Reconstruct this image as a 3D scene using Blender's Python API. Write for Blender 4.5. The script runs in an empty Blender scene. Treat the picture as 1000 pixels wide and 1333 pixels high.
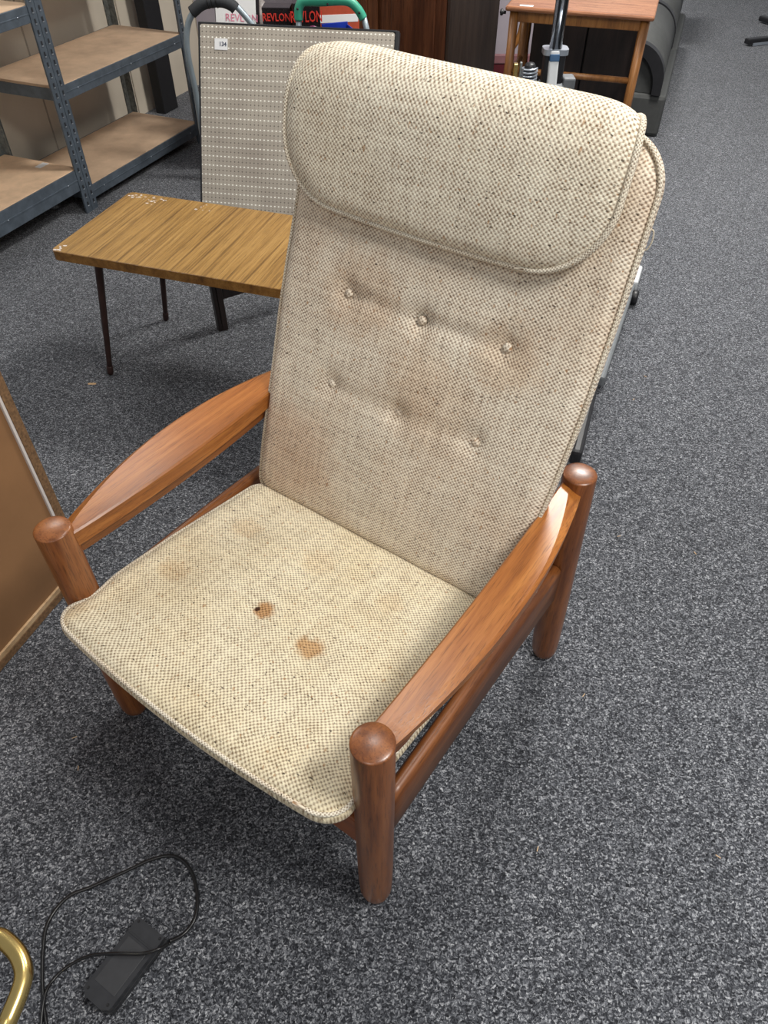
import bpy, bmesh, math, random
from mathutils import Vector, Matrix, noise as mnoise
random.seed(7)
D = bpy.data
SC = bpy.context.scene
COL = SC.collection
V = Vector

# ------------------------------------------------------------------ camera
cam_d = D.cameras.new('camera')
cam = D.objects.new('camera', cam_d)
COL.objects.link(cam)
cam.location = (0, 0, 1.42)
cam.rotation_euler = (math.radians(90 - 45.79), 0, 0)
cam_d.sensor_fit = 'VERTICAL'
cam_d.sensor_height = 36
cam_d.lens = 25.93
cam_d.clip_start = 0.05
SC.camera = cam

# ------------------------------------------------------------------ world, lights, exposure
w = D.worlds.new('room_light')
SC.world = w
w.use_nodes = True
w.node_tree.nodes['Background'].inputs[0].default_value = (0.93, 0.96, 1.0, 1)
w.node_tree.nodes['Background'].inputs[1].default_value = 0.25


def area(name, loc, sx, sy, power, col=(1, .97, .92), rot=(0, 0, 0)):
    l = D.lights.new(name, 'AREA')
    l.shape = 'RECTANGLE'
    l.size, l.size_y, l.energy, l.color = sx, sy, power, col
    o = D.objects.new(name, l)
    o.location = loc
    o.rotation_euler = rot
    COL.objects.link(o)
    return o


area('ceiling_panel_light_ahead', (1.25, 3.3, 2.7), .6, .6, 84)
area('ceiling_panel_light_overhead', (0.05, 1.55, 2.7), .35, .35, 9)
area('ceiling_panel_light_left', (-1.9, 3.3, 2.7), 1.1, .6, 26)
area('ceiling_panel_light_behind', (1.15, 0.1, 2.7), .6, .6, 44)
area('ceiling_panel_light_rear_left', (-0.5, -1.4, 2.7), .6, .6, 12)
area('ceiling_panel_light_far', (1.2, 6.4, 2.7), .6, .6, 60)

SC.view_settings.view_transform = 'Standard'
SC.view_settings.look = 'None'
SC.view_settings.gamma = 1
SC.view_settings.use_curve_mapping = False
SC.view_settings.exposure = 0.35


# ------------------------------------------------------------------ node helpers
def new_mat(name):
    m = D.materials.new(name)
    m.use_nodes = True
    nt = m.node_tree
    return m, nt, nt.nodes['Principled BSDF']


def N(nt, typ, **kw):
    n = nt.nodes.new(typ)
    for k, v in kw.items():
        setattr(n, k, v)
    return n


def put(nt, sock, val):
    if isinstance(val, bpy.types.NodeSocket):
        nt.links.new(val, sock)
    else:
        sock.default_value = val


def M(nt, op, a, b=0.0, c=None, clamp=False):
    n = N(nt, 'ShaderNodeMath', operation=op, use_clamp=clamp)
    put(nt, n.inputs[0], a)
    put(nt, n.inputs[1], b)
    if c is not None:
        put(nt, n.inputs[2], c)
    return n.outputs[0]


def mixc(nt, f, a, b, mode='MIX'):
    n = N(nt, 'ShaderNodeMix', data_type='RGBA', blend_type=mode)
    put(nt, n.inputs[0], f)
    put(nt, n.inputs[6], a if isinstance(a, bpy.types.NodeSocket) else (*a, 1))
    put(nt, n.inputs[7], b if isinstance(b, bpy.types.NodeSocket) else (*b, 1))
    return n.outputs[2]


def ramp(nt, f, stops):
    n = N(nt, 'ShaderNodeValToRGB')
    put(nt, n.inputs[0], f)
    e = n.color_ramp.elements
    while len(e) < len(stops):
        e.new(.5)
    for i, (p, c) in enumerate(stops):
        e[i].position = p
        e[i].color = (*c, 1) if len(c) == 3 else c
    return n.outputs[0]


def noise(nt, vec, scale, detail=2, rough=.5, out=0):
    n = N(nt, 'ShaderNodeTexNoise')
    put(nt, n.inputs['Vector'], vec)
    n.inputs['Scale'].default_value = scale
    n.inputs['Detail'].default_value = detail
    n.inputs['Roughness'].default_value = rough
    return n.outputs[out]


def mapping(nt, vec, scale=(1, 1, 1), rot=(0, 0, 0), loc=(0, 0, 0)):
    n = N(nt, 'ShaderNodeMapping')
    put(nt, n.inputs[0], vec)
    n.inputs[1].default_value = loc
    n.inputs[2].default_value = rot
    n.inputs[3].default_value = scale
    return n.outputs[0]


def coords(nt, which='Object'):
    return N(nt, 'ShaderNodeTexCoord').outputs[which]


def bump(nt, b, h, strength=.3, dist=.001):
    n = N(nt, 'ShaderNodeBump')
    n.inputs['Strength'].default_value = strength
    n.inputs['Distance'].default_value = dist
    put(nt, n.inputs['Height'], h)
    nt.links.new(n.outputs[0], b.inputs['Normal'])


def plain(name, col, rough=.5, metal=0.0, var=.12, scale=30, bumpy=0.0, coat=0.0):
    m, nt, b = new_mat(name)
    v = coords(nt)
    n = noise(nt, v, scale, 4, .6)
    lo = tuple(c * (1 - var) for c in col)
    hi = tuple(min(1, c * (1 + var)) for c in col)
    put(nt, b.inputs['Base Color'], ramp(nt, n, [(.3, lo), (.7, hi)]))
    b.inputs['Roughness'].default_value = rough
    b.inputs['Metallic'].default_value = metal
    b.inputs['Coat Weight'].default_value = coat
    if bumpy:
        bump(nt, b, noise(nt, v, scale * 12, 3), bumpy, .002)
    return m


def carpet_mat():
    m, nt, b = new_mat('carpet')
    v = coords(nt)
    def vor(scale, loc, st=(1, 1, 1)):
        vn = N(nt, 'ShaderNodeTexVoronoi')
        vn.inputs['Scale'].default_value = scale
        dv = N(nt, 'ShaderNodeVectorMath', operation='MULTIPLY_ADD')
        put(nt, dv.inputs[0], noise(nt, v, 90, 2, .6, out=1))
        dv.inputs[1].default_value = (.012, .012, 0)
        put(nt, dv.inputs[2], mapping(nt, v, st, loc=loc))
        put(nt, vn.inputs['Vector'], dv.outputs[0])
        sc = N(nt, 'ShaderNodeSeparateColor')
        put(nt, sc.inputs[0], vn.outputs['Color'])
        return sc.outputs[0], vn.outputs['Distance']
    a1, d1 = vor(260, (0, 0, 0), (1, 1.35, 1))
    a2, d2 = vor(430, (3, 1, 0), (1.3, 1, 1))
    n1 = noise(nt, v, 300, 3, .7)
    n3 = noise(nt, v, 1.3, 3, .6)
    n4 = noise(nt, mapping(nt, v, (1, 1, 1), loc=(3, 5, 1)), 14, 3, .6)
    f = M(nt, 'ADD', M(nt, 'ADD', M(nt, 'MULTIPLY', a1, .38), M(nt, 'MULTIPLY', a2, .30)), M(nt, 'MULTIPLY', n1, .32))
    c = ramp(nt, f, [(.20, (.010, .011, .014)), (.42, (.042, .045, .054)), (.55, (.105, .111, .127)), (.68, (.245, .256, .28)),
                     (.82, (.56, .57, .60))])
    d = M(nt, 'MULTIPLY', M(nt, 'ADD', M(nt, 'MULTIPLY', n3, .35), .72), M(nt, 'ADD', M(nt, 'MULTIPLY', n4, .3), .88))
    c = mixc(nt, 1.0, c, N(nt, 'ShaderNodeCombineColor').outputs[0], 'MULTIPLY')
    comb = [n for n in nt.nodes if n.bl_idname == 'ShaderNodeCombineColor'][0]
    for i in range(3):
        put(nt, comb.inputs[i], d)
    put(nt, b.inputs['Base Color'], c)
    b.inputs['Roughness'].default_value = .95
    b.inputs['Specular IOR Level'].default_value = .15
    b.inputs['Sheen Weight'].default_value = .15
    bump(nt, b, f, .8, .006)
    return m


def fabric_mat(name, light, dark, warm, spots=(), pitch=.0038, stain=.5):
    m, nt, b = new_mat(name)
    uv = coords(nt, 'UV')
    wob = noise(nt, uv, 26, 3, .6, out=1)
    wv = N(nt, 'ShaderNodeVectorMath', operation='MULTIPLY_ADD')
    put(nt, wv.inputs[0], wob)
    wv.inputs[1].default_value = (.006, .006, 0)
    put(nt, wv.inputs[2], uv)
    sep = N(nt, 'ShaderNodeSeparateXYZ')
    put(nt, sep.inputs[0], wv.outputs[0])
    k = math.pi / pitch
    su = M(nt, 'SINE', M(nt, 'MULTIPLY', sep.outputs[0], k))
    sv = M(nt, 'SINE', M(nt, 'MULTIPLY', sep.outputs[1], k * 1.12))
    pr = M(nt, 'MULTIPLY', su, sv)                       # checker of knots
    h = M(nt, 'ADD', M(nt, 'MULTIPLY', pr, .5), .5)
    fib = noise(nt, mapping(nt, uv, (1, 2.2, 1)), 330, 3, .7)
    n_y = noise(nt, mapping(nt, uv, (1, 9, 1)), 13, 4, .65)       # uneven yarn across
    n_x = noise(nt, mapping(nt, uv, (9, 1, 1), loc=(4, 2, 0)), 13, 4, .65)
    hh = M(nt, 'ADD', M(nt, 'ADD', M(nt, 'MULTIPLY', h, .50), M(nt, 'MULTIPLY', fib, .62)),
           M(nt, 'MULTIPLY', M(nt, 'SUBTRACT', M(nt, 'ADD', n_y, n_x), 1.0), .35))
    c = ramp(nt, hh, [(.26, dark), (.46, tuple((d * .45 + l * .55) for d, l in zip(dark, light))), (.62, light),
                      (.85, tuple(min(1, l * 1.22) for l in light))])
    # flecks in the yarn
    s1 = noise(nt, mapping(nt, uv, (1, 1.6, 1), loc=(1, 7, 0)), 150, 1, .4)
    s2 = noise(nt, mapping(nt, uv, (1.5, 1, 1), loc=(9, 3, 0)), 110, 1, .4)
    c = mixc(nt, ramp(nt, s1, [(.69, (0, 0, 0)), (.73, (.88, .88, .88))]), c, (.055, .035, .02))
    c = mixc(nt, ramp(nt, s2, [(.68, (0, 0, 0)), (.74, (.6, .6, .6))]), c, (.40, .19, .06))
    # grime
    g = noise(nt, uv, 4.5, 4, .6)
    c = mixc(nt, ramp(nt, g, [(.42, (0, 0, 0)), (.72, (stain, stain, stain))]), c, mixc(nt, 1, c, warm, 'MULTIPLY'))
    for (x, y, r, a, col) in spots:
        d = N(nt, 'ShaderNodeVectorMath', operation='DISTANCE')
        nz = N(nt, 'ShaderNodeVectorMath', operation='MULTIPLY_ADD')
        put(nt, nz.inputs[0], noise(nt, uv, 55, 3, .6, out=1))
        nz.inputs[1].default_value = (r * .9, r * .9, 0)
        put(nt, nz.inputs[2], uv)
        put(nt, d.inputs[0], nz.outputs[0])
        d.inputs[1].default_value = (x + r * .45, y + r * .45, 0)
        f = M(nt, 'MULTIPLY', M(nt, 'SUBTRACT', 1.0, M(nt, 'DIVIDE', d.outputs['Value'], r), clamp=True), 2.2 * a, clamp=True)
        f = M(nt, 'MINIMUM', f, a)
        c = mixc(nt, f, c, mixc(nt, 1, c, col, 'MULTIPLY'))
    put(nt, b.inputs['Base Color'], c)
    b.inputs['Roughness'].default_value = .92
    b.inputs['Specular IOR Level'].default_value = .2
    b.inputs['Sheen Weight'].default_value = .12
    bump(nt, b, hh, .75, .0022)
    return m


def wood_mat(name, dark, mid, light, axis='z', rough=.36, scale=1.0, coat=.12, pore=.6, coord='Object', bw_=.5, long_=3.0):
    m, nt, b = new_mat(name)
    v = coords(nt, coord)
    cross = 42.0
    s = {'x': (long_, cross, cross), 'y': (cross, long_, cross), 'z': (cross, cross, long_)}[axis]
    s = tuple(q * scale for q in s)
    broad = tuple(q * .22 for q in s)
    n1 = noise(nt, mapping(nt, v, broad), 1.0, 4, .6)
    n2 = noise(nt, mapping(nt, v, s), 1.0, 5, .65)
    n3 = noise(nt, mapping(nt, v, tuple(q * 6 if q > 10 * scale else q * 5 for q in s)), 1.0, 3, .7)
    f = M(nt, 'ADD', M(nt, 'MULTIPLY', n1, bw_), M(nt, 'MULTIPLY', n2, 1 - bw_))
    c = ramp(nt, f, [(.37, dark), (.5, mid), (.62, light)])
    p = ramp(nt, n3, [(.33, (1, 1, 1)), (.48, (0, 0, 0))])
    c = mixc(nt, M(nt, 'MULTIPLY', p, pore), c, tuple(d * .45 for d in dark))
    put(nt, b.inputs['Base Color'], c)
    put(nt, b.inputs['Roughness'], M(nt, 'ADD', M(nt, 'MULTIPLY', n3, .2), rough - .1))
    b.inputs['Coat Weight'].default_value = coat
    b.inputs['Coat Roughness'].default_value = .25
    bump(nt, b, M(nt, 'SUBTRACT', n2, M(nt, 'MULTIPLY', p, .4)), .12, .001)
    return m


MAT = {}
MAT['carpet'] = carpet_mat()
MAT['fabric_back'] = fabric_mat('oatmeal_tweed_back', (.86, .76, .62), (.19, .115, .065), (.84, .68, .56),
                                spots=((-.12, .46, .09, .45, (.78, .62, .5)), (.05, .33, .10, .35, (.80, .66, .54)),
                                       (-.2, .13, .12, .4, (.80, .64, .55)), (.16, .44, .07, .4, (.8, .64, .5))))
MAT['fabric_flap'] = fabric_mat('oatmeal_tweed_headrest', (.88, .79, .64), (.22, .14, .075), (.90, .82, .70), stain=.35)
MAT['fabric_seat'] = fabric_mat('oatmeal_tweed_seat', (.85, .75, .555), (.22, .15, .08), (.88, .78, .60),
                                spots=((-.028, .150, .021, .85, (.60, .33, .14)), (-.040, .147, .006, 1.0, (.12, .07, .05)),
                                       (.083, .135, .028, .80, (.62, .38, .19)),
                                       (-.20, .286, .035, .35, (.8, .62, .45)), (-.03, .30, .04, .3, (.8, .65, .5)),
                                       (-.22, .125, .035, .35, (.8, .62, .45)), (-.29, -.05, .05, .45, (.75, .58, .4)),
                                       (.13, .30, .03, .3, (.8, .65, .5))))
MAT['piping'] = fabric_mat('tweed_piping', (.86, .78, .64), (.20, .13, .075), (.85, .72, .58), pitch=.003)
TD, TM, TL_ = (.19, .055, .010), (.34, .112, .020), (.46, .175, .038)
MAT['teak_z'] = wood_mat('teak_post', (.115, .034, .010), (.235, .076, .020), (.33, .118, .034), 'z', scale=1.6, coat=.35, rough=.32)
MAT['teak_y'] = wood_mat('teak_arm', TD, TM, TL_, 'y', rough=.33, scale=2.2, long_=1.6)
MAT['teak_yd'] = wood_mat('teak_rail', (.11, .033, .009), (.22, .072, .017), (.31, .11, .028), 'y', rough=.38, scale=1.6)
MAT['teak_x'] = wood_mat('teak_rail_across', (.12, .03, .008), (.24, .066, .016), (.34, .105, .026), 'x', rough=.38)
MAT['laminate'] = wood_mat('wood_effect_laminate', (.13, .062, .013), (.33, .18, .045), (.43, .25, .075), 'y', rough=.32, scale=3.0, bw_=.30, long_=.75,
                           coat=.12, pore=.75)
MAT['laminate_edge'] = wood_mat('wood_effect_edging', (.12, .05, .010), (.24, .11, .022), (.33, .165, .04), 'y', rough=.35, scale=1.5,
                                coat=.1)
MAT['shelf_board'] = plain('shelf_chipboard', (.52, .37, .25), .7, 0, .18, 9, .25)
MAT['shelf_board_lit'] = plain('shelf_chipboard_lit', (.66, .46, .30), .65, 0, .15, 14, .2)  # shelf chipboard again, light falling on the left low shelf put into its colour
MAT['shelf_metal'] = plain('galvanised_blue_grey_steel', (.135, .165, .20), .42, .55, .2, 25)
MAT['shelf_metal_dark'] = plain('dark_slot', (.02, .022, .027), .6)
MAT['zinc'] = plain('mottled_zinc', (.30, .32, .31), .45, .7, .35, 60)
MAT['bright_steel'] = plain('bright_steel', (.55, .6, .66), .3, .8, .08, 40)
MAT['wall_cream'] = plain('cream_painted_wall', (.60, .53, .43), .8, 0, .07, 3, .1)
MAT['wall_joint'] = plain('wall_joint_strip', (.36, .31, .25), .8, 0, .1, 10)
MAT['wall_lilac'] = plain('lilac_grey_wall', (.36, .32, .36), .8, 0, .06, 3, .1)
MAT['red_skirting'] = plain('dark_red_skirting', (.10, .012, .018), .5, 0, .15, 8)
MAT['pink_rail'] = plain('dusky_pink_rail', (.26, .12, .13), .5, 0, .1, 8)
MAT['black_plastic'] = plain('black_plastic', (.012, .012, .014), .42, 0, .2, 40)
MAT['black_matt'] = plain('matt_black', (.008, .008, .010), .7, 0, .2, 40)
MAT['rubber'] = plain('black_foam', (.028, .030, .034), .75, 0, .2, 120, .2)
MAT['adapter'] = plain('black_power_adapter_shell', (.03, .031, .035), .33, 0, .15, 60)
MAT['adapter_label'] = plain('grey_adapter_label', (.040, .041, .045), .4, 0, .1, 60)
MAT['cord'] = plain('black_cord', (.010, .010, .011), .3, 0, .1, 60)
MAT['brass'] = plain('brass', (.72, .53, .20), .24, 1.0, .12, 20)
MAT['chrome'] = plain('chrome', (.62, .63, .66), .10, 1.0, .03, 20)
MAT['grey_tube'] = plain('grey_painted_tube', (.32, .38, .42), .35, .3, .08, 20)
MAT['green'] = plain('green_plastic', (.045, .34, .22), .4, 0, .08, 20)
MAT['dark_brown_metal'] = plain('dark_brown_leg', (.045, .022, .018), .38, .2, .2, 40)
MAT['dark_wood'] = wood_mat('dark_stained_wood', (.010, .006, .005), (.020, .012, .010), (.035, .02, .016), 'z', rough=.45)
MAT['cabinet_wood'] = wood_mat('reddish_brown_oak', (.040, .012, .005), (.090, .030, .012), (.15, .055, .022), 'z', rough=.4, scale=.6)
MAT['cabinet_side'] = wood_mat('dark_brown_side', (.014, .009, .007), (.028, .018, .014), (.042, .028, .021), 'z', rough=.45, scale=.6)
MAT['table_wood'] = wood_mat('reddish_table_top', (.20, .075, .032), (.33, .14, .065), (.42, .20, .10), 'x', rough=.3, coat=.3)
MAT['table_leg'] = wood_mat('orange_brown_leg', (.16, .060, .014), (.27, .11, .028), (.36, .16, .045), 'z', rough=.4)
MAT['hardboard'] = plain('brown_hardboard', (.30, .155, .068), .6, 0, .10, 6, .1)
MAT['chipboard_edge'] = plain('chipboard_edge', (.20, .11, .05), .8, 0, .45, 160, .4)
MAT['white_melamine'] = plain('white_melamine', (.74, .68, .64), .45, 0, .05, 10)
MAT['pale_batten'] = wood_mat('pale_pine_batten', (.42, .26, .13), (.60, .40, .22), (.70, .50, .30), 'x', rough=.6, pore=.2)
MAT['white'] = plain('white_paper', (.80, .80, .80), .6, 0, .03, 20)
MAT['silver'] = plain('silver_print', (.50, .52, .54), .3, .5, .1, 20)
MAT['ink'] = plain('dark_ink', (.05, .06, .10), .6)
MAT['red_ink'] = plain('red_print', (.75, .045, .03), .5)
MAT['pink_ink'] = plain('pink_print', (.70, .22, .32), .5)
MAT['magenta'] = plain('magenta_print', (.22, .02, .11), .4)
MAT['gloss_black'] = plain('glossy_black_card', (.016, .012, .014), .25)
MAT['blue'] = plain('blue_plastic', (.012, .035, .33), .35)
MAT['blue_tip'] = plain('dark_blue_lever_tip', (.03, .09, .19), .35)
MAT['orange_red'] = plain('orange_red_card', (.45, .07, .03), .5)
MAT['grey_case'] = plain('grey_padded_cloth', (.050, .052, .051), .7, 0, .12, 40, .2)
MAT['grey_plastic'] = plain('grey_plastic', (.15, .16, .17), .45, 0, .1, 30)
MAT['pale_plastic'] = plain('pale_grey_plastic', (.62, .64, .65), .35, 0, .05, 30)
MAT['leaf'] = plain('tan_leaf', (.55, .36, .19), .7)
MAT['clear_bag'] = plain('greyish_plastic_bag', (.24, .21, .20), .35, 0, .4, 22, .5)
MAT['cardboard'] = plain('brown_cardboard', (.26, .16, .09), .8)


def board_mat():
    m, nt, b = new_mat('dotted_board_cloth')
    uv = coords(nt, 'UV')
    sep = N(nt, 'ShaderNodeSeparateXYZ')
    put(nt, sep.inputs[0], uv)
    px, py = .0163, .0345

    def dots(ox, oy, r, ax=1.5, ay=1.0, p=py):
        fx = M(nt, 'SUBTRACT', M(nt, 'FRACT', M(nt, 'ADD', M(nt, 'DIVIDE', sep.outputs[0], px), ox)), .5)
        fy = M(nt, 'SUBTRACT', M(nt, 'FRACT', M(nt, 'ADD', M(nt, 'DIVIDE', sep.outputs[1], p), oy)), .5)
        dx = M(nt, 'MULTIPLY', fx, px * ay)
        dy = M(nt, 'MULTIPLY', fy, p * ax)
        d = M(nt, 'SQRT', M(nt, 'ADD', M(nt, 'MULTIPLY', dx, dx), M(nt, 'MULTIPLY', dy, dy)))
        return M(nt, 'LESS_THAN', d, r)
    base = ramp(nt, noise(nt, uv, 5, 4, .6), [(.35, (.38, .33, .275)), (.65, (.50, .45, .375))])
    base = mixc(nt, M(nt, 'MULTIPLY', noise(nt, uv, 300, 2), .25), base, (.20, .17, .14))
    c = mixc(nt, M(nt, 'MULTIPLY', dots(.5, .0, .0030, 1.0), .8), base, (.11, .095, .08))
    c = mixc(nt, M(nt, 'MULTIPLY', dots(.5, .27, .0024, 1.0), .35), c, (.14, .12, .10))
    c = mixc(nt, M(nt, 'MULTIPLY', dots(.5, .73, .0024, 1.0), .35), c, (.14, .12, .10))
    c = mixc(nt, dots(.0, .5, .0033, 1.35, .9), c, (.95, .93, .84))
    put(nt, b.inputs['Base Color'], c)
    b.inputs['Roughness'].default_value = .45
    return m


MAT['board'] = board_mat()


# ------------------------------------------------------------------ mesh helpers
def link(name, me, mats, parent=None, smooth=False):
    me.name = name
    if not isinstance(mats, (list, tuple)):
        mats = [mats]
    for mm in mats:
        me.materials.append(MAT[mm] if isinstance(mm, str) else mm)
    if smooth:
        for p in me.polygons:
            p.use_smooth = True
    o = D.objects.new(name, me)
    COL.objects.link(o)
    if parent:
        o.parent = parent
    return o


def from_bm(name, bm, mats, parent=None, smooth=False):
    bmesh.ops.recalc_face_normals(bm, faces=bm.faces)
    me = D.meshes.new(name)
    bm.to_mesh(me)
    bm.free()
    return link(name, me, mats, parent, smooth)


def tag(o, label, cat=None, group=None, kind=None):
    if label:
        o['label'] = label
    if cat:
        o['category'] = cat
    if group:
        o['group'] = group
    if kind:
        o['kind'] = kind
    return o


def thing(name, label, cat, loc=(0, 0, 0), rz=0, group=None):
    o = D.objects.new(name, None)
    o.empty_display_size = .1
    COL.objects.link(o)
    o.location = loc
    o.rotation_euler = (0, 0, rz)
    return tag(o, label, cat, group)


def bm_box(bm, lo, hi, bevel=0.0, seg=2, mat=0, M4=None):
    b2 = bmesh.new()
    bmesh.ops.create_cube(b2, size=1)
    for v in b2.verts:
        v.co = V([(lo[i] + hi[i]) / 2 + v.co[i] * (hi[i] - lo[i]) for i in range(3)])
    if bevel:
        bmesh.ops.bevel(b2, geom=b2.edges[:], offset=bevel, segments=seg, affect='EDGES', profile=.5)
    if M4 is not None:
        bmesh.ops.transform(b2, matrix=M4, verts=b2.verts)
    merge(bm, b2, mat)


def merge(bm, b2, mat=0):
    vm = {}
    for v in b2.verts:
        vm[v.index if False else v] = bm.verts.new(v.co)
    for f in b2.faces:
        try:
            nf = bm.faces.new([vm[v] for v in f.verts])
            nf.material_index = mat
            nf.smooth = f.smooth
        except ValueError:
            pass
    b2.free()


def box(name, lo, hi, mat, parent=None, bevel=.002, M4=None):
    bm = bmesh.new()
    bm_box(bm, lo, hi, bevel, M4=M4)
    return from_bm(name, bm, mat, parent)


def spline(pts, n=12, closed=False):
    """Catmull-Rom through points."""
    P = [V(p) for p in pts]
    out = []
    L = len(P)
    rng = range(L) if closed else range(L - 1)
    for i in rng:
        if closed:
            a, b, c, d = P[(i - 1) % L], P[i], P[(i + 1) % L], P[(i + 2) % L]
        else:
            a = P[i - 1] if i > 0 else P[0] * 2 - P[1]
            b, c = P[i], P[i + 1]
            d = P[i + 2] if i + 2 < L else P[-1] * 2 - P[-2]
        for k in range(n):
            t = k / n
            out.append(.5 * ((2 * b) + (c - a) * t + (2 * a - 5 * b + 4 * c - d) * t * t + (3 * b - a - 3 * c + d) * t ** 3))
    if not closed:
        out.append(P[-1])
    return out


def bm_tube(bm, pts, r, seg=12, closed=False, mat=0, cap=True, flat=1.0):
    P = [V(p) for p in pts]
    n = len(P)
    rr = r if callable(r) else (lambda t: r)
    rings = []
    up = None
    uvl = bm.loops.layers.uv.verify()
    acc = 0
    for i in range(n):
        if closed:
            t = (P[(i + 1) % n] - P[(i - 1) % n])
        else:
            t = P[min(i + 1, n - 1)] - P[max(i - 1, 0)]
        t.normalize()
        if up is None:
            up = V((0, 0, 1)) if abs(t.z) < .9 else V((0, 1, 0))
        s = t.cross(up).normalized()
        up = s.cross(t).normalized()
        rad = rr(i / (n - 1))
        rings.append(([bm.verts.new(P[i] + (s * math.cos(a) + up * math.sin(a) * flat) * rad)
                       for a in [2 * math.pi * k / seg for k in range(seg)]], acc))
        if i < n - 1:
            acc += (P[i + 1] - P[i]).length
    m = n if closed else n - 1
    rad0 = rr(.5)
    for i in range(m):
        (A, ua), (B, ub) = rings[i], rings[(i + 1) % n]
        if closed and i == n - 1:
            ub = ua + .003
        for k in range(seg):
            f = bm.faces.new([A[k], A[(k + 1) % seg], B[(k + 1) % seg], B[k]])
            f.material_index = mat
            f.smooth = True
            q = [k, k + 1, k + 1, k]
            u = [ua, ua, ub, ub]
            for l, kk, uu in zip(f.loops, q, u):
                l[uvl].uv = (kk / seg * 2 * math.pi * rad0, uu)
    if cap and not closed:
        for R in (rings[0][0], rings[-1][0]):
            f = bm.faces.new(R)
            f.material_index = mat
    return bm


def tube(name, pts, r, mat, parent=None, seg=12, closed=False, flat=1.0):
    bm = bmesh.new()
    bm_tube(bm, pts, r, seg, closed, flat=flat)
    bm.normal_update()
    return from_bm(name, bm, mat, parent)


def bm_lathe(bm, prof, base=(0, 0, 0), axis=(0, 0, 1), seg=32, mat=0, smooth=True):
    """prof: list of (r, h) ; r==0 allowed at the ends"""
    ax = V(axis).normalized()
    s = ax.orthogonal().normalized()
    t = ax.cross(s)
    B = V(base)
    rings = []
    for r, h in prof:
        if r < 1e-6:
            rings.append([bm.verts.new(B + ax * h)])
        else:
            rings.append([bm.verts.new(B + ax * h + (s * math.cos(a) + t * math.sin(a)) * r)
                          for a in [2 * math.pi * k / seg for k in range(seg)]])
    for A, C in zip(rings, rings[1:]):
        for k in range(seg):
            a = [A[k % len(A)], A[(k + 1) % len(A)], C[(k + 1) % len(C)], C[k % len(C)]]
            u = []
            for v in a:
                if v not in u:
                    u.append(v)
            if len(u) > 2:
                f = bm.faces.new(u)
                f.smooth = smooth
                f.material_index = mat
    for R in (rings[0], rings[-1]):
        if len(R) > 1:
            f = bm.faces.new(R)
            f.material_index = mat
    return bm


def lathe(name, prof, base, mat, parent=None, axis=(0, 0, 1), seg=32):
    bm = bmesh.new()
    bm_lathe(bm, prof, base, axis, seg)
    return from_bm(name, bm, mat, parent)


def loft(name, sections, mat, parent=None, smooth=True, caps=True):
    bm = bmesh.new()
    R = [[bm.verts.new(p) for p in s] for s in sections]
    for A, B in zip(R, R[1:]):
        n = len(A)
        for k in range(n):
            f = bm.faces.new([A[k], A[(k + 1) % n], B[(k + 1) % n], B[k]])
            f.smooth = smooth
    if caps:
        bm.faces.new(R[0])
        bm.faces.new(R[-1])
    return from_bm(name, bm, mat, parent)


def text_mesh(name, s, size, mat, parent, M4, ext=.0006, bold=.0, sx=1.0):
    c = D.curves.new(name, 'FONT')
    c.body = s
    c.size = size
    c.extrude = ext
    c.offset = bold
    c.align_x = 'CENTER'
    c.align_y = 'CENTER'
    c.resolution_u = 2
    o = D.objects.new('tmp', c)
    me = D.meshes.new_from_object(o)
    D.objects.remove(o)
    D.curves.remove(c)
    me.transform(Matrix.Diagonal((sx, 1, 1, 1)))
    me.transform(M4)
    return link(name, me, mat, parent)


def frame_matrix(origin, ux, uy):
    ux = V(ux).normalized()
    uy = V(uy).normalized()
    uz = ux.cross(uy).normalized()
    m = Matrix.Identity(4)
    for i in range(3):
        m[i][0], m[i][1], m[i][2], m[i][3] = ux[i], uy[i], uz[i], origin[i]
    return m


def R2(a):
    return V((math.cos(a), math.sin(a), 0)), V((-math.sin(a), math.cos(a), 0))


# ================================================================== THE SETTING
def struct(o):
    o['kind'] = 'structure'
    return o


bm = bmesh.new()
bm_box(bm, (-3.2, -2.0, -.05), (5.5, 13, 0), 0)
struct(from_bm('floor', bm, 'carpet'))

# left wall, running behind the shelving
sd = math.radians(67.5)
SU, SN = R2(sd)                       # SU along the shelving, SN towards the wall
WL = SN * 2.975


def wall_slab(name, p, q, h, th, mat):
    d = (q - p)
    L = d.length
    u = d.normalized()
    n = V((-u.y, u.x, 0))
    bm = bmesh.new()
    bm_box(bm, (0, 0, 0), (L, th, h), 0, M4=frame_matrix(p, u, n))
    return struct(from_bm(name, bm, mat))


wp = SN * 2.985 + SU * 1.6
wq = SN * 2.985 + SU * 5.75
wall_slab('wall_left', wp, wq, 2.5, .08, 'wall_cream')
# thin vertical cover strips over the joints of the wall boards
bm = bmesh.new()
for s in (2.95, 3.62, 4.3, 5.0):
    bm_box(bm, (s - .003, -.002, .0), (s + .003, .002, 2.4), 0, M4=frame_matrix(SN * 2.983, SU, SN))
struct(from_bm('trim_1', bm, 'wall_joint'))
Yb = 5.12
wall_slab('wall_back', V((-1.12, Yb, 0)), V((1.12, Yb, 0)), 2.5, .08, 'wall_lilac')
bm = bmesh.new()
bm_box(bm, (-1.10, Yb - .016, 0), (1.12, Yb, .10), .002)
struct(from_bm('baseboard_back', bm, 'red_skirting'))
bm = bmesh.new()
bm_box(bm, (-1.10, Yb - .022, .10), (1.12, Yb, .150), .006)
struct(from_bm('trim_2', bm, 'pink_rail'))

# ================================================================== THE ARMCHAIR
CH = math.radians(-35.3)
CO = V((-.0142, .4340, 0))
chair = thing('armchair', 'teak framed lounge armchair with high back in worn oatmeal tweed', 'armchair', CO, CH)
cxm = -.314          # centre line of the chair


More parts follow.
